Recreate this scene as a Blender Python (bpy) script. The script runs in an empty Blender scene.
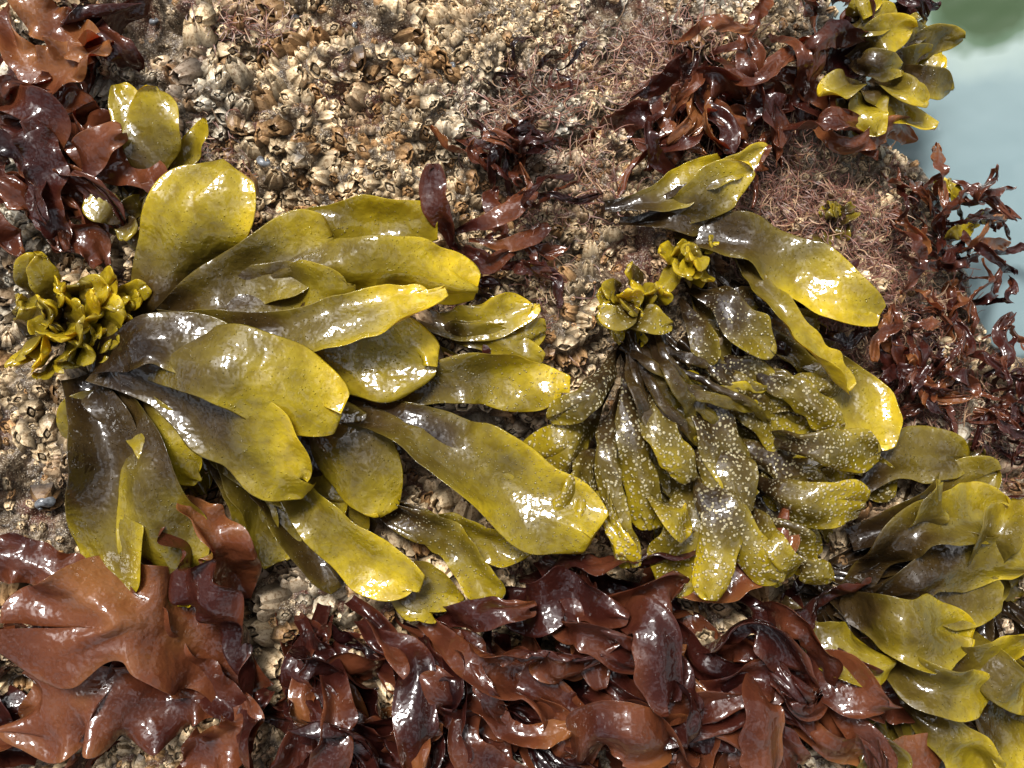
import bpy, math, numpy as np
from mathutils import Matrix, Vector
rng=np.random.default_rng(7)
TILT=math.atan2(.35,.937)
RW=Matrix.Rotation(TILT,4,'Y')       # shore slope: rock frame -> world
CX,CY,D=5.12,3.84,10.0

# ---------------------------------------------------------------- noise
_tab=np.random.default_rng(3).random(4096)*2-1
def _h(i,j,k): return _tab[((i*73856093)^(j*19349663)^(k*83492791))&4095]
def vn(x,y,z=0.0):
    x=np.asarray(x,float);y=np.asarray(y,float);z=np.asarray(z,float)
    x,y,z=np.broadcast_arrays(x,y,z)
    i=np.floor(x).astype(np.int64);j=np.floor(y).astype(np.int64);k=np.floor(z).astype(np.int64)
    a=x-i;b=y-j;c=z-k
    a=a*a*(3-2*a);b=b*b*(3-2*b);c=c*c*(3-2*c)
    def L(p,q,t):return p+(q-p)*t
    return L(L(L(_h(i,j,k),_h(i+1,j,k),a),L(_h(i,j+1,k),_h(i+1,j+1,k),a),b),
             L(L(_h(i,j,k+1),_h(i+1,j,k+1),a),L(_h(i,j+1,k+1),_h(i+1,j+1,k+1),a),b),c)
def sm(e0,e1,x):
    t=np.clip((x-e0)/(e1-e0),0,1);return t*t*(3-2*t)

# ---------------------------------------------------------------- rock shape
EY=np.array([-6,2.0,3.2,3.9,4.25,4.5,5.0,5.7,6.3,7.1,7.7,9,13])
EX=np.array([13.,12.6,12,11.2,10.3,10.0,9.85,9.7,9.35,9.1,8.9,8.4,7.0])
def Hlow(x,y):
    h=.26*vn(x*.42+3.1,y*.42+8.2)+.12*vn(x*.95,y*.95,4.)
    h=h-.10*np.maximum(0,y-3.6)-.06*np.maximum(0,x-6)-.18
    e=x-np.interp(y,EY,EX)+.25*vn(x*1.3,y*1.3,9.)
    return h-2.4*np.where(e>0,e,0)**1.0*sm(0,.5,e)-.35*sm(-1.2,0,e)
def H(x,y):
    h=Hlow(x,y)
    h=h+.20*vn(x*2.1,y*2.1,1.)+.17*vn(x*4.7,y*4.7,2.)+.05*vn(x*10,y*10,3.)+.026*vn(x*21,y*21,5.)+.014*vn(x*42,y*42,6.)
    return h

def obj_from(name,V,F,mat,attrs=None,smooth=True):
    V=np.asarray(V,np.float32);F=np.asarray(F,np.int32)
    me=bpy.data.meshes.new(name)
    me.vertices.add(len(V));me.vertices.foreach_set("co",V.ravel())
    me.loops.add(F.size);me.loops.foreach_set("vertex_index",F.ravel())
    me.polygons.add(len(F))
    me.polygons.foreach_set("loop_start",np.arange(len(F),dtype=np.int32)*F.shape[1])
    try: me.polygons.foreach_set("loop_total",np.full(len(F),F.shape[1],np.int32))
    except Exception: pass
    me.polygons.foreach_set("use_smooth",np.full(len(F),smooth))
    me.update(calc_edges=True)
    for k,a in (attrs or {}).items():
        at=me.attributes.new(k,'FLOAT_COLOR','POINT')
        at.data.foreach_set("color",np.asarray(a,np.float32).ravel())
    me.materials.append(mat)
    o=bpy.data.objects.new(name,me);bpy.context.collection.objects.link(o)
    o.matrix_world=RW
    return o

# ---------------------------------------------------------------- shader helper
class G:
    def __init__(s,name):
        s.m=bpy.data.materials.new(name);s.m.use_nodes=True
        s.t=s.m.node_tree;s.t.nodes.clear()
    def n(s,typ,ins=None,**kw):
        nd=s.t.nodes.new(typ)
        for k,v in kw.items(): setattr(nd,k,v)
        for k,v in (ins or {}).items():
            if isinstance(v,bpy.types.NodeSocket): s.t.links.new(v,nd.inputs[k])
            else: nd.inputs[k].default_value=v
        return nd
    def math(s,op,a,b=0.0,c=None,clamp=False):
        d={0:a,1:b}
        if c is not None:d[2]=c
        return s.n('ShaderNodeMath',d,operation=op,use_clamp=clamp).outputs[0]
    def ramp(s,f,stops,interp='LINEAR'):
        nd=s.n('ShaderNodeValToRGB',{0:f});cr=nd.color_ramp;cr.interpolation=interp
        while len(cr.elements)<len(stops):cr.elements.new(.5)
        for e,(p,c) in zip(cr.elements,stops):
            e.position=p;e.color=(c if len(c)==4 else (*c,1))
        return nd.outputs[0]
    def mix(s,f,a,b,mode='MIX'):
        nd=s.n('ShaderNodeMix',data_type='RGBA',blend_type=mode)
        for k,v in ((0,f),(6,a),(7,b)):
            if isinstance(v,bpy.types.NodeSocket): s.t.links.new(v,nd.inputs[k])
            else: nd.inputs[k].default_value=(v if k==0 or len(v)==4 else (*v,1))
        return nd.outputs[2]
    def out(s,sh): 
        o=s.n('ShaderNodeOutputMaterial',{0:sh});return s.m
    def noise(s,co,sc,det=2,rough=.55,dist=0):
        return s.n('ShaderNodeTexNoise',{'Vector':co,'Scale':sc,'Detail':det,'Roughness':rough,'Distortion':dist}).outputs[0]

# rock
g=G('barnacled_rock');co=g.n('ShaderNodeTexCoord').outputs['Object']
n1=g.noise(co,1.1,2);n2=g.noise(co,12,3,.7)
v2=g.n('ShaderNodeTexVoronoi',{'Vector':co,'Scale':38.}).outputs
c=g.ramp(n2,[(.3,(.02,.014,.010)),(.5,(.10,.070,.043)),(.68,(.30,.23,.15))])
c2=g.ramp(n2,[(.3,(.03,.012,.01)),(.55,(.12,.05,.032)),(.75,(.22,.14,.09))])
c=g.mix(g.ramp(n1,[(.52,(0,0,0)),(.64,(1,1,1))]),c,c2)
c=g.mix(g.ramp(v2[0],[(.12,(1,1,1)),(.35,(0,0,0))]),c,(.42,.36,.26))
b=g.n('ShaderNodeBump',{'Height':n2,'Strength':.9,'Distance':.06}).outputs[0]
p=g.n('ShaderNodeBsdfPrincipled',{'Base Color':c,'Roughness':.35,'Normal':b})
M_rock=g.out(p.outputs[0])
# barnacle
g=G('barnacle_shell');co=g.n('ShaderNodeTexCoord').outputs['Object']
a=g.n('ShaderNodeAttribute',attribute_name='bc').outputs
n2=g.noise(co,34,2,.6)
c=g.mix(.85,a['Color'],g.ramp(n2,[(.36,(.42,.32,.22)),(.52,(1,1,1))]),'MULTIPLY')
M_barn=g.out(g.n('ShaderNodeBsdfPrincipled',{'Base Color':c,'Roughness':.42}).outputs[0])

def weed(name,kind):
    g=G(name);co=g.n('ShaderNodeTexCoord').outputs['Object']
    at=g.n('ShaderNodeAttribute',attribute_name='fr').outputs
    sp=g.n('ShaderNodeSeparateColor',{0:at['Color']}).outputs
    f,t,k=sp[0],sp[1],at['Alpha']
    nf=g.noise(co,7,2,.55)
    vd=g.n('ShaderNodeTexVoronoi',{'Vector':co,'Scale':25.}).outputs
    if kind=='rockweed':
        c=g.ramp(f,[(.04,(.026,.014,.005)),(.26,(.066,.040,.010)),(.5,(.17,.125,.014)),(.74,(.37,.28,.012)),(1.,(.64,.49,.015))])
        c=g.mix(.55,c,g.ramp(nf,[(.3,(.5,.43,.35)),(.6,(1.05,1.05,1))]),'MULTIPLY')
        th=g.math('MULTIPLY',k,g.math('ADD',.12,g.math('MULTIPLY',nf,.56)))
        dot=g.math('MULTIPLY',g.math('SUBTRACT',th,vd[0]),8.,clamp=True)
        dot=g.math('MULTIPLY',dot,g.math('MULTIPLY',g.math('SUBTRACT',t,.18),3.,clamp=True))
        c=g.mix(g.math('MULTIPLY',dot,.85),c,(.66,.58,.35))  # pale receptacle dots; on the left clump they paint in droplet sparkle
        drop=g.math('MULTIPLY',g.math('SUBTRACT',g.math('MULTIPLY',nf,.38),vd[0]),5.,clamp=True)
        h=g.math('ADD',g.math('MULTIPLY',nf,.40),g.math('ADD',g.math('MULTIPLY',drop,.18),g.math('MULTIPLY',dot,.25)))
        tr=.32;rg=.42
    else:
        c=g.ramp(f,[(.12,(.014,.003,.003)),(.4,(.060,.014,.009)),(.66,(.17,.052,.020)),(1.,(.38,.17,.05))])
        drop=g.math('MULTIPLY',g.math('SUBTRACT',.14,vd[0]),5.,clamp=True)
        h=g.math('ADD',g.math('MULTIPLY',nf,.45),g.math('MULTIPLY',drop,.1))
        tr=.38;rg=.33
    b=g.n('ShaderNodeBump',{'Height':h,'Strength':.85,'Distance':.07}).outputs[0]
    p=g.n('ShaderNodeBsdfPrincipled',{'Base Color':c,'Roughness':rg,'Normal':b,'Coat Weight':1.,'Coat Roughness':.045,'Coat IOR':1.65,'Coat Normal':b,'IOR':1.4,'Specular IOR Level':.3})
    trn=g.n('ShaderNodeBsdfTranslucent',{'Color':g.mix(1.,c,(1.7,1.45,.6) if kind=='rockweed' else (2.1,1.,.5),'MULTIPLY')})
    m=g.n('ShaderNodeMixShader',{0:tr,1:p.outputs[0],2:trn.outputs[0]})
    return g.out(m.outputs[0])
M_rw=weed('wet_rockweed','rockweed');M_red=weed('wet_red_seaweed','red')
g=G('turf_strands');at=g.n('ShaderNodeAttribute',attribute_name='fr').outputs
M_turf=g.out(g.n('ShaderNodeBsdfPrincipled',{'Base Color':at['Color'],'Roughness':.45}).outputs[0])
# water: opaque sea, pale sky sheen and green reflection painted into its colour
wz=(RW@Vector((9.6,6.0,-1.75))).z
def onwater(px,py):
    o=RW@Vector((CX,CY,D));d=(RW.to_3x3()@Vector(((px-512)/100,(384-py)/100,-D)))
    return o+d*((wz-o.z)/d.z)
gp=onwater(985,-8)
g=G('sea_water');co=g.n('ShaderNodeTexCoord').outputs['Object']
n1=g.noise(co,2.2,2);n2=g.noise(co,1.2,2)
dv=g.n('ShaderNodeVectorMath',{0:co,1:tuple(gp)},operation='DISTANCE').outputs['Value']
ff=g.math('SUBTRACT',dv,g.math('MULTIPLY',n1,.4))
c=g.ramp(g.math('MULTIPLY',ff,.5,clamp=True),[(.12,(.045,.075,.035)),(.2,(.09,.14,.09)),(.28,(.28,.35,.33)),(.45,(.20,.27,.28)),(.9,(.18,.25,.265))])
b=g.n('ShaderNodeBump',{'Height':n2,'Strength':.3,'Distance':.12}).outputs[0]
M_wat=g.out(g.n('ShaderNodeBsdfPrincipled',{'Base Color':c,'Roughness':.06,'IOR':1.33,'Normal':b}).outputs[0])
g=G('snail_shell');co=g.n('ShaderNodeTexCoord').outputs['Object']
c=g.ramp(g.noise(co,18,3),[(.35,(.05,.05,.055)),(.65,(.22,.24,.26))])
M_sn=g.out(g.n('ShaderNodeBsdfPrincipled',{'Base Color':c,'Roughness':.3,'Coat Weight':.5}).outputs[0])

# ---------------------------------------------------------------- rock mesh
xs=np.concatenate([np.arange(-9,-1,.12),np.arange(-1,11.6,.022),np.arange(11.6,19,.12)])
ys=np.concatenate([np.arange(-8,-1,.12),np.arange(-1,8.9,.022),np.arange(8.9,15,.12)])
X,Y=np.meshgrid(xs,ys);Z=H(X,Y)
nx,ny=len(xs),len(ys)
V=np.stack([X,Y,Z],-1).reshape(-1,3)
I=(np.arange(ny-1)[:,None]*nx+np.arange(nx-1)[None,:]).ravel()
F=np.stack([I,I+1,I+nx+1,I+nx],-1)
obj_from('rock',V,F,M_rock)

# ---------------------------------------------------------------- barnacles
def barn_tpl(seed,na,small=False):
    r=np.random.default_rng(seed)
    th=np.arange(na)/na*2*np.pi
    ell=1+.16*np.cos(2*(th))
    plates=np.abs(np.sin(3*th+r.random()*3))
    rib=1+.20*(plates-.5)+.10*r.standard_normal(na)
    hgt=r.uniform(.6,1.15)
    jag=.12*r.standard_normal(na)+.20*plates
    dmd=1/(np.abs(np.cos(th))+np.abs(np.sin(th)))**.8      # diamond opening
    op=r.uniform(.72,1.15)
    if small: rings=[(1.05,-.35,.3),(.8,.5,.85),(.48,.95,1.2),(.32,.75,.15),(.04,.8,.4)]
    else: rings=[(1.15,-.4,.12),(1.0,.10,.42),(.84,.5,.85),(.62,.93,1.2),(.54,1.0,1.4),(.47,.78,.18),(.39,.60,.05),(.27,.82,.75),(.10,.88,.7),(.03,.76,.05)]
    VV=[];SS=[]
    for q,(rr,zz,sh) in enumerate(rings):
        k=rib if rr>.56 else 1
        e=ell if rr>.56 else ell*dmd*1.25*op
        R_=rr*k*e
        z=np.full(na,zz*hgt)+(jag*hgt*(1 if rr<.85 and rr>.5 else .12))
        ysq=(.95 if rr>.7 else .82)*(.35 if (rr<.15 and not small) else 1)
        VV.append(np.stack([R_*np.cos(th),R_*np.sin(th)*ysq,z],-1))
        SS.append(np.full(na,sh)*(1-.5*(plates<.3)*(rr>.5)))  # ring tones: shade painted into shell base and pit, rims paler
    VV=np.concatenate(VV);SS=np.concatenate(SS)
    nr=len(rings);FF=[]
    for q in range(nr-1):
        for a in range(na):
            b=(a+1)%na;FF.append((q*na+a,q*na+b,(q+1)*na+b,(q+1)*na+a))
    return VV,np.array(FF),SS
big=[barn_tpl(i,16) for i in range(20)];sml=[barn_tpl(50+i,8,True) for i in range(8)]
def sizefield(x,y):
    f=.095-.036*sm(4.0,5.5,x+.5*vn(x,y,20.))*sm(3.6,5.,y)
    return f*(1+.35*vn(x*.8,y*.8,31.))*(1-.10*sm(5,8,y))
def inwater(x,y): return x-np.interp(y,EY,EX)>.15
pts=[];cell={}
def tryadd(n,lo,hi,dens,x0,x1,y0,y1,ov):
    P=rng.random((n,2))*[x1-x0,y1-y0]+[x0,y0];U=rng.random(n)
    S=sizefield(P[:,0],P[:,1])*rng.uniform(lo,hi,n)
    DN=dens(P[:,0],P[:,1]);IW=inwater(P[:,0],P[:,1])
    for i in range(n):
        if U[i]>DN[i] or IW[i]:continue
        x,y=P[i];s=S[i];cx,cy=int(x/.18),int(y/.18);ok=True
        for a in range(cx-1,cx+2):
            for b_ in range(cy-1,cy+2):
                for (px,py,ps) in cell.get((a,b_),()):
                    if (px-x)**2+(py-y)**2<((ps+s)*ov)**2: ok=False;break
                if not ok:break
            if not ok:break
        if ok:
            cell.setdefault((cx,cy),[]).append((x,y,s));pts.append((x,y,s))
def dens(x,y):
    d=sm(-.38,-.0,vn(x*.8+5,y*.8,12.)+.45*vn(x*2.3,y*2.3,13.)+.27)
    d=d*(1-.8*sm(7.0,8.2,x)*sm(3.,4.,y))
    return d
tryadd(26000,.7,1.45,dens,-.6,10.8,-.6,8.5,.70)
tryadd(34000,.45,.75,dens,-.6,10.8,-.6,8.5,.72)
tryadd(26000,.28,.45,lambda x,y:.2+.7*dens(x,y),-.6,10.8,-.6,8.5,.8)
tryadd(7000,.9,1.4,dens,-7,16,-6,12,.78)
P=np.array(pts);print('barnacles',len(P))
e=.05
def Hm(x,y): return Hlow(x,y)+.20*vn(x*2.1,y*2.1,1.)+.15*vn(x*4.7,y*4.7,2.)
Zp=H(P[:,0],P[:,1])-.01
N=np.stack([-(Hm(P[:,0]+e,P[:,1])-Hm(P[:,0]-e,P[:,1]))/(2*e),-(Hm(P[:,0],P[:,1]+e)-Hm(P[:,0],P[:,1]-e))/(2*e),np.ones(len(P))],-1)
N[:,:2]=np.clip(N[:,:2],-1.3,1.3)*.85+rng.normal(0,.26,(len(P),2))
N/=np.linalg.norm(N,axis=1)[:,None]
ang=rng.random(len(P))*2*np.pi
T0=np.stack([np.cos(ang),np.sin(ang),np.zeros(len(P))],-1)
T0-=N*(T0*N).sum(1)[:,None];T0/=np.linalg.norm(T0,axis=1)[:,None]
B0=np.cross(N,T0)
VA=[];FA=[];CA=[];off=0
issm=P[:,2]<.036
ids=np.where(issm,100+rng.integers(0,len(sml),len(P)),rng.integers(0,len(big),len(P)))
for code in np.unique(ids):
    tv,tf,ts=(sml[code-100] if code>=100 else big[code])
    sel=np.where(ids==code)[0];n=len(sel)
    sc=P[sel,2][:,None,None]
    hz=rng.uniform(.6,1.5,n)[:,None,None]
    asp=rng.uniform(.75,1.15,n)[:,None,None]
    W_=(tv[None,:,0:1]*sc*asp*T0[sel][:,None,:]+tv[None,:,1:2]*sc*B0[sel][:,None,:]+tv[None,:,2:3]*sc*hz*N[sel][:,None,:])
    W_[:,:,0]+=P[sel,0][:,None];W_[:,:,1]+=P[sel,1][:,None];W_[:,:,2]+=Zp[sel][:,None]
    VA.append(W_.reshape(-1,3))
    FA.append((tf[None]+(np.arange(n)*len(tv))[:,None,None]+off).reshape(-1,4));off+=n*len(tv)
    px,py=P[sel,0],P[sel,1]
    grey=sm(-.1,.4,vn(px*.6,py*.6,40.)+.7*sm(4.8,5.8,px)*sm(4.8,6.,py)-.45)[:,None]
    base=np.array([.74,.57,.35])*(1-grey)+np.array([.74,.68,.55])*grey
    stain=sm(.2,.6,vn(px*1.7,py*1.7,44.)+.5*vn(px*.5,py*.5,45.))[:,None]*.65
    base=base*(1-stain)+np.array([.28,.16,.09])*stain
    base=base*rng.uniform(.5,1.2,(n,1))
    br=(rng.random((n,1))<.2);base=np.where(br,base*[.55,.42,.3],base)
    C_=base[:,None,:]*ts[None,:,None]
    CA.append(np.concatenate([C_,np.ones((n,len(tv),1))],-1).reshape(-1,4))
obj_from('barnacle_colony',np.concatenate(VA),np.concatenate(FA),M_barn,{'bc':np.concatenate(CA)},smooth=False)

# ---------------------------------------------------------------- fronds
def site(p):
    """camera pixel coordinates (origin top-left, height above rock) -> rock frame"""
    p=np.asarray(p,float);x=p[:,0]/100;y=7.68-p[:,1]/100
    z=p[:,2]+np.clip(Hlow(x,y),-.9,1)
    k=1-z/D
    return np.stack([CX+(x-CX)*k,CY+(y-CY)*k,z],-1)
def spline(P,n=160):
    P=np.asarray(P,float)
    if len(P)==2: P=np.array([P[0],(P[0]+P[1])/2,P[1]])
    Q=np.concatenate([[2*P[0]-P[1]],P,[2*P[-1]-P[-2]]])
    m=len(P)-1;out=[]
    for i in range(m):
        t=np.linspace(0,1,max(8,n//m),endpoint=(i==m-1))[:,None]
        a,b,c,d=Q[i:i+4]
        out.append(.5*((2*b)+(c-a)*t+(2*a-5*b+4*c-d)*t*t+(-a+3*b-3*c+d)*t**3))
    C=np.concatenate(out);l=np.r_[0,np.cumsum(np.linalg.norm(np.diff(C,axis=0),axis=1))]
    u=np.linspace(0,l[-1],n)
    return np.stack([np.interp(u,l,C[:,k]) for k in range(3)],-1),l[-1]
class Clump:
    def __init__(s,red=False):s.V=[];s.F=[];s.A=[];s.o=0;s.red=red
    def ribbon(s,P,W,T=.014,cup=.10,ruf=.09,lam=1.2,wav=.09,roll=0.,roll1=0.,nL=60,nR=26,b=.26,grow=.7,notch=0,lobes=0,seed=None,tone=.6,dots=0.,edge=.15,arch=.06,rnd=.9):
        if seed is None: seed=rng.random()*500
        C,L=spline(P);n=len(C);uu=np.linspace(0,1,n)
        C=C.copy();C[:,2]+=arch*vn(uu*L*1.6,seed,11.)*sm(.1,.4,uu)*2
        lat=np.array([-(C[-1]-C[0])[1],(C[-1]-C[0])[0],0]);lat/=np.linalg.norm(lat)+1e-6
        C+=lat[None]*(arch*1.2*vn(uu*L*1.3,seed,17.)*sm(.1,.4,uu)*sm(1.05,.7,uu))[:,None]
        Tn=np.gradient(C,axis=0);Tn/=np.linalg.norm(Tn,axis=1)[:,None]+1e-9
        S=np.cross(Tn,np.array([0.,0,1.])[None]);ln=np.linalg.norm(S,axis=1)[:,None]
        S=np.where(ln<.15,S[:1] if ln[0]>.15 else np.array([[1.,0,0]]),S/np.maximum(ln,1e-6))
        S-=Tn*(S*Tn).sum(1)[:,None];S/=np.linalg.norm(S,axis=1)[:,None]+1e-9
        Nn=np.cross(S,Tn)
        ra=(roll+roll1*uu+.35*vn(uu*L*1.1,seed,23.))[:,None]
        S,Nn=S*np.cos(ra)+Nn*np.sin(ra),Nn*np.cos(ra)-S*np.sin(ra)
        u=np.linspace(0,1,nL);t=1-(1-u)**1.5
        ph=np.arange(nR)/nR*2*np.pi
        sg=np.cos(ph);q=np.sin(ph)
        te=1-min(.5,rnd*W/L)
        end=np.where(t>te,np.sqrt(np.clip(1-((t-te)/(1-te))**2,0,1)),1)
        w=W*(b+(1-b)*sm(0,grow,t))*end
        tt=t[:,None]*np.ones(nR)[None];ss=np.ones(nL)[:,None]*sg[None]
        nt=np.zeros_like(ss)
        if notch: nt=notch*np.exp(-((ss-.15*np.sin(seed))/.24)**2)*sm(.4,1,tt)
        if lobes: nt=nt+.35*sm(.2,1,tt)*(.5+.5*np.cos(ss*np.pi*lobes+seed))*(.7+.3*vn(ss*2,seed))
        nt=nt+.09*vn(ss*1.7,seed,3.)*sm(.5,1,tt)
        te_=tt*(1-nt)
        def itp(A): return np.stack([np.interp(te_.ravel(),uu,A[:,k]) for k in range(3)],-1).reshape(nL,nR,3)
        Cc,Sc,Nc=itp(C),itp(S),itp(Nn)
        sl=L/max(W,.05)
        sd_=np.sign(ss)
        en=1+edge*1.4*vn(tt*sl*1.3,sd_*3.3,seed)+edge*.7*vn(tt*sl*3.1,sd_*3.3,seed+9)
        ww=w[:,None]*.5
        a_=np.abs(ss)
        f=cup*W*(ss**2-.3)*end[:,None]
        phs=2*np.pi*tt*sl/lam+sd_*1.9+3*vn(tt*sl*.5,sd_*5.1,seed+3)
        am=.6+.8*vn(tt*sl*.7,sd_*2.1,seed+4)
        f=f+ruf*W*a_**2*(np.sin(phs)*am+.9*vn(tt*sl*1.2,sd_*7.7,seed+2))*sm(0.02,.3,tt)
        f=f+wav*W*2*vn(tt*sl*.9,ss*1.1,seed+5)*sm(0,.2,tt)
        f=f+.02*W*np.exp(-(ss/.1)**2)*(1-tt)*(q[None]>0)
        Tt=T*np.sqrt(np.clip(end,0,1))[:,None]*(.5+.5*np.sqrt(np.clip(1-a_**2,0,1)))
        sx=ss*ww*en
        sx=sx+ruf*W*.3*vn(tt*sl*1.2,3.1,seed+7)*sm(.1,.5,tt)
        Pp=Cc+Sc*sx[...,None]+Nc*f[...,None]
        x,y,z=Pp[...,0]+seed,Pp[...,1],Pp[...,2]
        gd=.024*vn(x*3.3,y*3.3,z*3.3)+.009*vn(x*7.,y*7.,z*7.)
        Pp=Pp+Nc*(gd+q[None]*Tt)[...,None]
        nz=.7*vn(x*1.5,y*1.5,z*1.5+50)+.45*vn(x*3.6,y*3.6,z*3.6+80)
        if s.red: cf=tt*.2+tone*.5+.12+nz*.30+.1*a_**4
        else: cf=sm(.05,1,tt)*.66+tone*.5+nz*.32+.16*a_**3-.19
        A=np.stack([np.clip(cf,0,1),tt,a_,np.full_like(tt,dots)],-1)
        i=np.arange(nL-1)[:,None]*nR;j=np.arange(nR)[None];j2=(j+1)%nR
        F=np.stack([i+j,i+j2,i+nR+j2,i+nR+j],-1).reshape(-1,4)+s.o
        s.V.append(Pp.reshape(-1,3));s.F.append(F);s.A.append(A.reshape(-1,4));s.o+=nL*nR
    def f(s,pts,W,**k):
        h=pts[-1][2]
        s.ribbon(site(pts),W/100*1.02*(1-h/D),**k)
    def fork(s,pts,W,sp=.45,**k):
        """blade that divides in two near its end (dichotomous branching)"""
        a,m,e_=[np.array(q,float) for q in pts]
        d=e_-m;sd=k.pop('seed',rng.random()*500)
        for sgn in (-1,1):
            ca,sa=math.cos(sgn*sp),math.sin(sgn*sp)
            e2=m+np.array([d[0]*ca-d[1]*sa,d[0]*sa+d[1]*ca,d[2]+.03*sgn])
            s.f([tuple(a),tuple(m),tuple(e2)],W*.72,seed=sd+sgn*.02,**k)
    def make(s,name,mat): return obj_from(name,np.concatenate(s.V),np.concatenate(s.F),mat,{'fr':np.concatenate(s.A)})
def rosette(c,x,y,rad,n,h,size,tone,dots=.5):
    for i in range(n):
        a=rng.random()*2*np.pi;r=rad*math.sqrt(rng.random())
        px,py=x+r*math.cos(a),y-r*.85*math.sin(a)
        hh=h*(1.15-.5*r/rad)
        dx,dy=math.cos(a)*r*.35,-math.sin(a)*r*.35
        L=size*rng.uniform(.65,1.35)
        jx,jy=rng.normal(0,.3,2)*size
        c.f([(px-dx-jx,py-dy-jy,hh*.3),(px,py,hh*.8),(px+dx*.8+jx,py+dy*.8+jy,hh+.05+.1*rng.random())],L,T=.03,tone=tone+rng.uniform(-.25,.25),dots=dots,nL=24,nR=16,b=.35,notch=.35*rng.random(),roll=rng.uniform(-.8,.8),cup=.08,rnd=.7)
def filler(c,x,y,n,a0,a1,l0,l1,w0,w1,h0,h1,bd=.3,**k):
    for i in range(n):
        a=math.radians(rng.uniform(a0,a1));L=rng.uniform(l0,l1);bend=rng.uniform(-bd,bd)
        bx,by=x+rng.normal(0,12),y+rng.normal(0,12)
        h=rng.uniform(h0,h1);kk=dict(k)
        kk['tone']=k.get('tone',.3)+rng.uniform(-.15,.15)
        c.f([(bx,by,.15),(bx+L*.5*math.cos(a),by-L*.5*math.sin(a),h),(bx+L*math.cos(a+bend),by-L*math.sin(a+bend),h*.75)],rng.uniform(w0,w1),roll=rng.uniform(-.6,.6),**kk)

# --- large clump, left
A=Clump()
filler(A,170,330,24,-72,12,150,310,32,56,.1,.4,tone=.0,dots=.3)
filler(A,120,360,7,-95,-60,80,190,34,56,.1,.4,tone=.1)
A.f([(130,400,.2),(95,405,.5),(70,440,.45)],42,tone=.5,arch=.03)
A.f([(150,325,.4),(180,255,.75),(228,163,.9)],136,tone=.58,b=.4,notch=.2,cup=0.,roll=.05,grow=.85,edge=.16,wav=.06,rnd=.8)
A.f([(150,325,.5),(240,275,.8),(335,236,.85)],84,tone=.36,roll=-.2,grow=.85,notch=.1)
A.f([(230,262,.4),(320,226,.55),(438,222,.6)],50,tone=.58,dots=.35)
A.f([(160,310,.5),(250,290,.85),(357,286,.85)],62,tone=.26)
A.f([(200,310,.5),(340,262,.85),(478,286,.75)],60,tone=.64,cup=-.12,roll=-.3)
A.f([(380,305,.3),(460,322,.5),(540,306,.5)],40,tone=.55,dots=.5)
A.fork([(410,325,.25),(490,340,.35),(546,346,.35)],44,sp=.3,tone=.5,dots=.6)
A.f([(160,325,.6),(300,335,1.05),(445,288,1.0)],58,tone=.88,b=.5,cup=.28,roll=.4,rnd=1.4)
A.f([(180,340,.4),(320,345,.75),(436,370,.7)],94,tone=.4,cup=-.1,b=.45,dots=.2)
A.f([(330,385,.35),(450,380,.6),(570,393,.6)],56,tone=.6,dots=.6,roll=-.2)
A.f([(260,400,.3),(330,430,.6),(380,518,.55)],86,tone=.46,cup=-.14,dots=.2)
A.fork([(330,470,.25),(430,530,.4),(525,578,.35)],60,sp=.3,tone=.38,dots=.65)
A.f([(330,395,.5),(450,450,.95),(592,538,.9)],94,tone=.66,dots=.5,b=.45,cup=.16,roll=.3,ruf=.12,grow=.85,edge=.16,seed=41.3)
A.f([(340,400,.5),(430,425,.8),(520,480,.7)],50,tone=.3,dots=.4)
A.f([(280,470,.4),(345,548,.75),(417,594,.75)],62,tone=.88,b=.5)
A.f([(370,550,.3),(410,585,.45),(464,600,.45)],52,tone=.64,dots=.5,notch=.15)
A.f([(380,560,.3),(400,595,.35),(437,620,.35)],32,tone=.5,dots=.4)
A.f([(230,440,.3),(300,480,.5),(345,520,.5)],56,tone=.44)
# broad forked blade hanging down
A.f([(85,375,.5),(106,460,.85),(112,594,.75)],88,tone=.42,b=.5,ruf=.1,grow=.8,roll=.12,edge=.18)
A.f([(90,375,.5),(138,460,.92),(172,608,.75)],84,tone=.48,b=.5,ruf=.1,grow=.8,roll=-.15,edge=.18,notch=.1)
A.f([(88,372,.4),(150,430,.8),(200,480,.7)],58,tone=.4,b=.5)
A.f([(95,362,.7),(210,410,1.08),(316,488,1.0)],92,tone=.56,b=.4,roll=-.2,grow=.85,edge=.18)
A.f([(95,355,.7),(220,364,1.2),(342,414,1.15)],104,tone=.58,b=.35,cup=-.06,roll=.1,grow=.85,edge=.18,notch=.06)
A.f([(95,358,.75),(170,345,1.12),(250,372,1.17)],66,tone=.32,b=.5,roll=.2)
rosette(A,68,325,56,50,.98,29,.52,.4)
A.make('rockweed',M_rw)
# --- small clump upper left
A=Clump()
A.f([(150,200,.2),(150,160,.5),(156,86,.7)],72,tone=.68,b=.3,grow=.8,cup=0,wav=.05)
A.f([(140,190,.2),(128,140,.5),(116,80,.6)],34,tone=.64)
A.f([(160,200,.2),(185,160,.45),(203,116,.5)],24,tone=.64)
A.f([(130,220,.3),(110,205,.55),(88,195,.6)],38,tone=.5,T=.03)
A.f([(130,225,.3),(125,232,.55),(120,240,.6)],30,tone=.5,T=.03)
A.f([(110,230,.3),(135,240,.5),(160,243,.6)],22,tone=.7,T=.03)
filler(A,140,225,9,20,150,40,80,16,28,.2,.4,tone=.35)
A.make('rockweed',M_rw)
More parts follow.
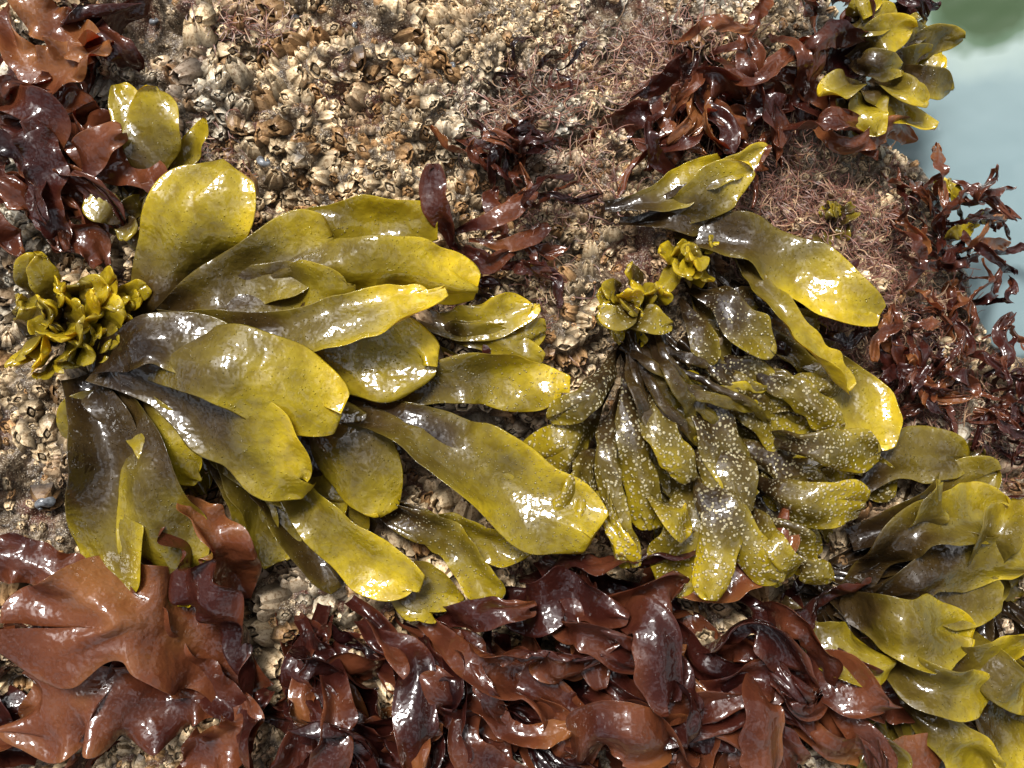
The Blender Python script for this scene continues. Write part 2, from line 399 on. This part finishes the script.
# --- middle clump
B=Clump()
filler(B,645,340,26,-105,-15,110,240,22,40,.1,.35,tone=.05,dots=.9)
filler(B,700,270,10,-80,0,80,170,22,36,.2,.35,tone=.1,dots=.6)
filler(B,760,460,14,-70,15,60,120,28,44,.1,.3,tone=.2,dots=1.)
B.f([(605,208,.3),(660,200,.5),(722,165,.6)],42,tone=.45,cup=.2)
B.f([(650,215,.3),(700,205,.6),(752,172,.7)],60,tone=.74,b=.35)
B.f([(660,200,.4),(715,175,.75),(770,145,.7)],26,tone=.95,rnd=1.8)
B.f([(620,222,.3),(680,222,.4),(730,215,.4)],36,tone=.1)
B.f([(680,225,.3),(765,255,.65),(874,316,.6)],66,tone=.76,b=.45,cup=.1,grow=.5,roll=.15,rnd=2.,edge=.18)
B.f([(690,222,.3),(750,232,.55),(815,285,.5)],44,tone=.48,b=.4)
B.f([(720,235,.4),(780,315,.8),(850,390,.75)],28,tone=.88,cup=.35,roll=.6,b=.6)
B.f([(790,350,.3),(850,380,.6),(890,450,.6)],64,tone=.73,b=.35,roll=-.2)
B.f([(690,290,.4),(730,310,.7),(774,354,.65)],46,tone=.4,dots=.8)
B.f([(680,300,.4),(700,340,.7),(716,364,.65)],30,tone=.33,dots=.8)
for q in [((640,330),(628,420),(648,530),38,.24,0),((620,345),(590,395),(548,420),32,.3,0),((610,380),(575,440),(534,490),60,.28,1),
          ((620,390),(606,450),(630,567),28,.36,0),((655,360),(700,410),(757,492),56,.32,0),((680,340),(740,390),(804,410),44,.2,0),
          ((668,420),(690,510),(664,590),56,.46,0),((690,450),(722,515),(748,596),66,.46,1),((740,480),(800,500),(868,503),56,.46,0),
          ((690,380),(760,410),(824,455),52,.3,0),((720,350),(790,385),(856,400),48,.36,1),((760,435),(820,445),(884,452),42,.36,0),
          ((755,520),(780,535),(817,570),44,.46,0),((700,420),(722,460),(748,512),54,.24,0),((580,470),(605,520),(632,560),20,.95,0),
          ((735,500),(765,545),(782,584),44,.46,0),((655,480),(670,510),(690,532),38,.42,0),((605,440),(585,490),(560,524),34,.33,0),((800,475),(830,482),(858,475),36,.38,0),
          ((645,350),(660,430),(690,480),36,.17,0),((690,330),(720,370),(770,395),36,.17,0),((720,440),(780,460),(832,470),48,.36,1),((770,560),(800,570),(832,580),36,.42,0)]:
    h=.68+rng.uniform(-.24,.24)
    fn=B.fork if q[5] else B.f
    fn([(*q[0],.3),(*q[1],h),(*q[2],h-.12)],q[3],tone=q[4]+.03,dots=1.,T=.03,b=.28,cup=-.08,notch=0 if q[5] else .28*(rng.random()<.5),roll=rng.uniform(-.4,.4),edge=.24,wav=.12,rnd=.8)
for i in range(15): # stalks
    a=math.radians(rng.uniform(-100,-25));L=rng.uniform(80,160)
    x0,y0=642+rng.normal(0,10),335+rng.normal(0,8)
    B.f([(x0,y0,.55),(x0+L*.5*math.cos(a),y0-L*.5*math.sin(a),.8),(x0+L*math.cos(a+.2),y0-L*math.sin(a+.2),.5)],rng.uniform(8,17),tone=rng.uniform(.1,.35),T=.03,b=.7,dots=.4,nR=12,arch=.1)
rosette(B,630,302,30,20,.8,23,.45,.7)
B.f([(630,310,.5),(650,315,.9),(676,322,.9)],36,tone=.42,dots=.8,T=.03)
B.f([(640,300,.5),(620,318,.9),(598,312,.85)],26,tone=.42,dots=.8,T=.03)
rosette(B,695,262,24,14,.7,20,.6,.4)
B.make('rockweed',M_rw)
# --- right clump
C=Clump()
CK=dict(ruf=.13,wav=.14)
filler(C,830,580,24,-75,35,120,250,44,68,.1,.4,tone=.15,**CK)
filler(C,1000,620,14,-120,-10,100,200,46,66,.1,.4,tone=.3,**CK)
for q in [((840,500),(900,455),(976,462),66,.4,.5),((850,540),(910,520),(1002,470),58,.35,.6),((850,590),(920,530),(1026,505),64,.35,.8),
          ((850,610),(940,575),(1037,560),60,.35,.8),((860,600),(920,600),(1000,600),64,.4,.7),((840,600),(900,625),(976,640),74,.6,.85),
          ((780,605),(835,640),(890,664),58,.6,.8),((870,650),(930,680),(992,692),62,.7,.85),((950,620),(1000,670),(1060,690),60,.8,.7),
          ((960,690),(1000,730),(1040,790),68,.6,.6),((900,700),(940,730),(987,777),50,.76,.6),((840,730),(870,750),(900,790),50,.64,.6),
          ((930,640),(975,660),(1035,640),48,.45,.9),((900,560),(930,520),(940,478),48,.45,.9),((960,580),(990,540),(1015,498),48,.4,.95)]:
    C.f([(*q[0],.3),(*q[1],q[5]),(*q[2],q[5]-.08)],q[3],tone=q[4],lam=1.6,b=.4,dots=.2,roll=rng.uniform(-.3,.3),edge=.22,notch=.2*(rng.random()<.4),**CK)
C.make('rockweed',M_rw)
# --- top right clump
Dd=Clump()
filler(Dd,860,70,14,-60,60,40,90,24,36,.2,.45,tone=.3)
for q in [((850,60),(880,40),(915,28),48,.65),((840,90),(850,85),(820,95),40,.55),((855,90),(890,100),(936,128),42,.5),((870,80),(905,90),(922,105),36,.55),
          ((850,30),(865,20),(898,10),34,.75),((850,20),(860,8),(880,0),26,.95),((860,80),(870,110),(878,136),40,.35),((850,70),(870,60),(900,72),38,.3)]:
    Dd.f([(*q[0],.4),(*q[1],.8),(*q[2],.75)],q[3],tone=q[4]-.03,dots=.3,roll=rng.uniform(-.3,.3),wav=.12,edge=.2)
Dd.make('rockweed',M_rw)
Dd=Clump()
filler(Dd,828,226,12,0,360,14,24,9,14,.2,.35,tone=.5)
filler(Dd,965,220,6,20,150,15,45,10,20,.3,.5,tone=.7)
Dd.make('rockweed',M_rw)

# ---------------------------------------------------------------- red seaweed
RK=dict(ruf=.15,lam=1.3,wav=.17,b=.35,T=.008,edge=.26,arch=.16,rnd=1.3)
def redfill(c,box,n,a0,a1,l0,l1,w0,w1,h0,h1,**k):
    for i in range(n):
        bx=rng.uniform(box[0],box[2]);by=rng.uniform(box[1],box[3])
        a=math.radians(rng.uniform(a0,a1));L=rng.uniform(l0,l1);bend=rng.uniform(-.9,.9);b2=rng.uniform(-.6,.6)
        h=rng.uniform(h0,h1);w=rng.uniform(w0,w1);kk=dict(RK)
        kk.update(k);kk['tone']=k.get('tone',.4)+rng.uniform(-.42,.45)
        m=(bx+L*.35*math.cos(a),by-L*.35*math.sin(a));m2=(m[0]+L*.35*math.cos(a+bend),m[1]-L*.35*math.sin(a+bend))
        c.f([(bx,by,.05),(*m,h),(*m2,h*rng.uniform(.7,1.1)),(m2[0]+L*.35*math.cos(a+bend+b2),m2[1]-L*.35*math.sin(a+bend+b2),h*rng.uniform(.5,1.1))],w,
            roll=rng.uniform(-.8,.8),roll1=rng.uniform(-1.2,1.2),lobes=rng.choice([0,0,1,2]),**kk)
R=Clump(True)
redfill(R,(240,600,880,780),60,-100,30,90,200,28,54,.05,.3,tone=.2)
redfill(R,(480,570,800,690),34,-75,0,120,230,28,54,.3,.8,tone=.45)
redfill(R,(260,600,500,720),36,-110,-20,120,240,18,42,.3,.8,tone=.35)
redfill(R,(900,620,1040,780),10,-100,30,80,150,24,44,.05,.2)
for q in [((560,540),(610,590),(684,580),54,.6,.8),((540,560),(590,620),(604,692),50,.55,.8),((600,600),(650,620),(664,700),50,.4,.9),
          ((640,720),(760,685),(892,702),54,.6,.95),((690,655),(750,640),(808,672),50,.4,.9),((560,780),(620,722),(697,745),62,.55,.95),
          ((440,625),(480,608),(536,600),42,.5,.7),((360,620),(400,680),(430,790),40,.35,.8),((300,620),(330,700),(310,790),38,.35,.8),((270,690),(240,730),(250,790),38,.4,.6),
          ((350,600),(420,660),(520,780),40,.6,.7),((420,620),(500,680),(600,760),44,.5,.6),((560,640),(660,700),(800,760),46,.45,.6)]:
    kk=dict(RK);kk.update(nL=80,nR=30,edge=.22)
    R.f([(*q[0],.3),(*q[1],q[5]),(*q[2],q[5]-.1)],q[3],tone=q[4],roll=rng.uniform(-.6,.6),roll1=rng.uniform(-.6,.6),**kk)
R.make('red_seaweed',M_red)
R=Clump(True)
redfill(R,(0,620,230,780),12,100,260,80,160,40,70,.1,.35,tone=.25)
BK=dict(ruf=.2,lam=.72,wav=.17,b=.5,T=.009,nL=140,nR=52,edge=.34,arch=.14,rnd=.9)
R.f([(250,700,.3),(190,645,.85),(100,640,.9),(0,620,.6)],108,tone=.68,lobes=1,**BK)
R.f([(240,700,.3),(170,700,.6),(90,700,.6),(0,730,.5)],82,tone=.5,**BK)
R.f([(250,700,.4),(225,610,1.0),(158,522,.8)],58,tone=.45,roll=.6,**BK)
R.f([(240,600,.4),(236,545,.9),(186,492,.85)],58,tone=.65,roll=-.6,**BK)
R.f([(150,600,.4),(70,570,.6),(-20,550,.5)],50,tone=.35,**BK)
R.f([(240,690,.4),(240,730,.6),(170,775,.6)],52,tone=.6,**BK)
R.f([(250,720,.3),(170,660,.7),(105,590,.75)],64,tone=.55,**BK)
R.make('red_seaweed',M_red)
R=Clump(True) # upper left
redfill(R,(-40,-20,60,200),22,-80,40,70,150,22,42,.2,.8,tone=.35)
BK.update(nL=90,nR=30)
R.f([(20,-20,.4),(60,30,.8),(90,60,.75)],48,tone=1.0,**BK)
R.f([(0,10,.4),(40,60,.8),(110,40,.8)],42,tone=.9,**BK)
R.f([(10,100,.4),(40,160,.8),(60,250,.6)],40,tone=.4,**BK)
R.f([(60,90,.4),(100,160,.6),(175,190,.5)],36,tone=.6,**BK)
R.f([(20,180,.4),(60,230,.6),(100,265,.5)],36,tone=.45,**BK)
R.make('red_seaweed',M_red)
R=Clump(True) # middle top tuft
redfill(R,(490,150,530,215),20,0,180,40,85,8,18,.2,.6,tone=.4)
R.f([(455,250,.3),(440,215,.6),(436,165,.6)],28,tone=.55,T=.012)
R.f([(450,235,.3),(490,215,.6),(535,190,.5)],22,tone=.6,T=.012)
R.f([(470,240,.3),(510,240,.5),(550,225,.4)],18,tone=.6,T=.012)
redfill(R,(450,240,530,280),9,-60,60,40,70,10,18,.2,.5)
R.f([(500,380,.2),(490,350,.4),(495,320,.4)],22,tone=.5,T=.012)
R.make('red_seaweed',M_red)
R=Clump(True) # top right
redfill(R,(660,30,840,130),38,-150,60,50,130,14,32,.2,.6,tone=.45)
redfill(R,(780,-20,880,60),18,-100,120,40,90,14,26,.3,.7,tone=.25)
redfill(R,(480,60,560,110),10,-60,120,20,50,5,10,.1,.3,tone=.3)
R.make('red_seaweed',M_red)
R=Clump(True) # right edge
redfill(R,(880,170,985,400),60,-120,90,30,80,6,16,.15,.5,tone=.5)
redfill(R,(930,180,960,260),10,-20,60,50,90,8,18,.4,.7,tone=.55)
redfill(R,(985,360,1100,480),60,0,360,25,60,5,12,.1,.4,tone=.2)
redfill(R,(860,370,940,410),10,-60,60,30,60,8,16,.2,.5,tone=.45)
redfill(R,(720,290,850,360),10,-60,60,40,80,12,22,.2,.4,tone=.1)
R.make('red_seaweed',M_red)

# ---------------------------------------------------------------- filament turf
sv=[];sf=[];sa=[];o=0
spots=[(640,50,60,30,600),(520,100,40,25,500),(800,190,70,45,1300),(870,235,60,45,1200),(930,330,55,70,1300),(860,300,50,30,700),(1000,420,50,60,900),(240,12,30,14,300),(760,120,60,30,500),(590,150,25,60,250),(420,300,30,20,150),(200,150,30,30,150),(960,430,40,40,400),(700,20,50,20,300),(540,250,30,60,250)]
for (cx,cy,rx,ry,n) in spots:
    X0=cx+rng.normal(0,1,n)*rx*.7;Y0=cy+rng.normal(0,1,n)*ry*.7
    x=X0/100;y=7.68-Y0/100;ok=~(x-np.interp(y,EY,EX)>.2);x,y=x[ok],y[ok];n=len(x)
    z=H(x,y);a=rng.random(n)*2*np.pi;L=rng.uniform(.12,.4,n);K=7
    cur=rng.normal(0,2.2,n);px,py,pz=x.copy(),y.copy(),z.copy()
    el=rng.uniform(.2,1.3,n);wd=rng.uniform(.004,.008,n)
    col=np.where(rng.random((n,1))<.25,np.array([[.34,.21,.12]]),np.array([[.15,.06,.038]]))*rng.uniform(.5,1.4,(n,1))
    rows=[];
    for k in range(K):
        aa=a+cur*k/K;e2=el-1.6*k/K
        w_=wd*(1-.6*k/K)
        rows.append(np.stack([np.stack([px-w_*np.sin(aa),py+w_*np.cos(aa),pz],-1),np.stack([px+w_*np.sin(aa),py-w_*np.cos(aa),pz],-1)],1))
        st=L/K;px=px+st*np.cos(aa)*np.cos(e2);py=py+st*np.sin(aa)*np.cos(e2);pz=pz+st*np.sin(e2)*1.0
    Vv=np.stack(rows,1).reshape(n,K*2,3);base=(np.arange(n)*K*2)[:,None]+o
    for k in range(K-1):
        sf.append(np.concatenate([base+2*k,base+2*k+1,base+2*k+3,base+2*k+2],1))
    sv.append(Vv.reshape(-1,3));sa.append(np.concatenate([np.repeat(col,K*2,0),np.ones((n*K*2,1))],1));o+=n*K*2
obj_from('filamentous_red_algae',np.concatenate(sv),np.concatenate(sf),M_turf,{'fr':np.concatenate(sa)})

# ---------------------------------------------------------------- periwinkles
def snail(x,y,r):
    p=site([(x,y,0)])[0];z=float(H(p[0],p[1]))+r*.7
    th=np.linspace(0,2*np.pi*3,54);na=14;V=[]
    k=np.exp(-.26*th)
    ax=rng.random()*6.28
    for i in range(len(th)):
        c=np.array([math.cos(th[i])*.5*k[i],math.sin(th[i])*.5*k[i],.9*(1-k[i])])
        for a in np.arange(na)/na*2*np.pi:
            d=math.cos(a)*.56*k[i]
            V.append(c+np.array([math.cos(th[i])*d,math.sin(th[i])*d,math.sin(a)*.56*k[i]]))
    V=np.array(V)*r
    Rm=np.array(Matrix.Rotation(ax,3,'Z')@Matrix.Rotation(1.0,3,'X'))
    V=V@Rm.T+[p[0],p[1],z]
    F=[(i*na+a,i*na+(a+1)%na,(i+1)*na+(a+1)%na,(i+1)*na+a) for i in range(len(th)-1) for a in range(na)]
    obj_from('periwinkle_snail',V,F,M_sn)
for q in [(265,166,.10),(322,228,.11),(352,22,.06),(292,14,.06),(46,500,.12),(12,478,.12),(455,70,.06),(500,262,.08),(150,18,.07)]: snail(*q)

# ---------------------------------------------------------------- water (horizontal in world)
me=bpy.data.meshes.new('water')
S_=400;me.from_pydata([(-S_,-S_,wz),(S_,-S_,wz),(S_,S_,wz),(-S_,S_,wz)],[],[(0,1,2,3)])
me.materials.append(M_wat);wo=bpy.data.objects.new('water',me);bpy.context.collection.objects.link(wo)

# ---------------------------------------------------------------- light, sky, camera
sd=(RW.to_3x3()@Vector((-.22,.52,.85))).normalized()
el=math.asin(sd.z);az=math.atan2(sd.x,sd.y)
w=bpy.data.worlds.new("World");bpy.context.scene.world=w;w.use_nodes=True
nt=w.node_tree;nt.nodes.clear()
sky=nt.nodes.new('ShaderNodeTexSky');sky.sky_type='NISHITA';sky.sun_disc=False;sky.sun_elevation=el;sky.sun_rotation=az;sky.dust_density=6;sky.air_density=1
hs=nt.nodes.new('ShaderNodeHueSaturation');hs.inputs['Saturation'].default_value=.3
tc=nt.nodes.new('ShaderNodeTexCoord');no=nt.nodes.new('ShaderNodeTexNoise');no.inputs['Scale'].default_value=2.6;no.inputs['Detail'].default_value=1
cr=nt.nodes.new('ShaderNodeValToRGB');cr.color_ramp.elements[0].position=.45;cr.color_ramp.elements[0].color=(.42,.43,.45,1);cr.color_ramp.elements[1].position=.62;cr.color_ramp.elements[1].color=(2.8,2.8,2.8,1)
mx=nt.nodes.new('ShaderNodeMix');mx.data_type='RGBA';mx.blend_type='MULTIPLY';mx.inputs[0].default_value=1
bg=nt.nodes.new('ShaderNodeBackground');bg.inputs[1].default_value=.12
ou=nt.nodes.new('ShaderNodeOutputWorld');l=nt.links.new
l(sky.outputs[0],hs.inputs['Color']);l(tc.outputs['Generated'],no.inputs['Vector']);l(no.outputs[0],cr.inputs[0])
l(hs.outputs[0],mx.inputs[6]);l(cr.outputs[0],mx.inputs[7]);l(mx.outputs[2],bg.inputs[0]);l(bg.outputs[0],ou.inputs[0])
sl=bpy.data.lights.new('sun','SUN');sl.energy=4.8;sl.angle=math.radians(16);sl.color=(1,.965,.92)
so=bpy.data.objects.new('sun',sl);bpy.context.collection.objects.link(so)
so.rotation_euler=sd.to_track_quat('Z','Y').to_euler();so.location=RW@Vector((0,10,12))
cd=bpy.data.cameras.new('camera');cd.sensor_width=36;cd.lens=36*D/10.24;cd.clip_end=2000;cd.clip_start=.05
cam=bpy.data.objects.new('camera',cd);bpy.context.collection.objects.link(cam)
cam.matrix_world=RW@Matrix.Translation((CX,CY,D))
bpy.context.scene.camera=cam
sc=bpy.context.scene
sc.view_settings.view_transform='Standard';sc.view_settings.look='None';sc.view_settings.exposure=0
print('elev',math.degrees(el))
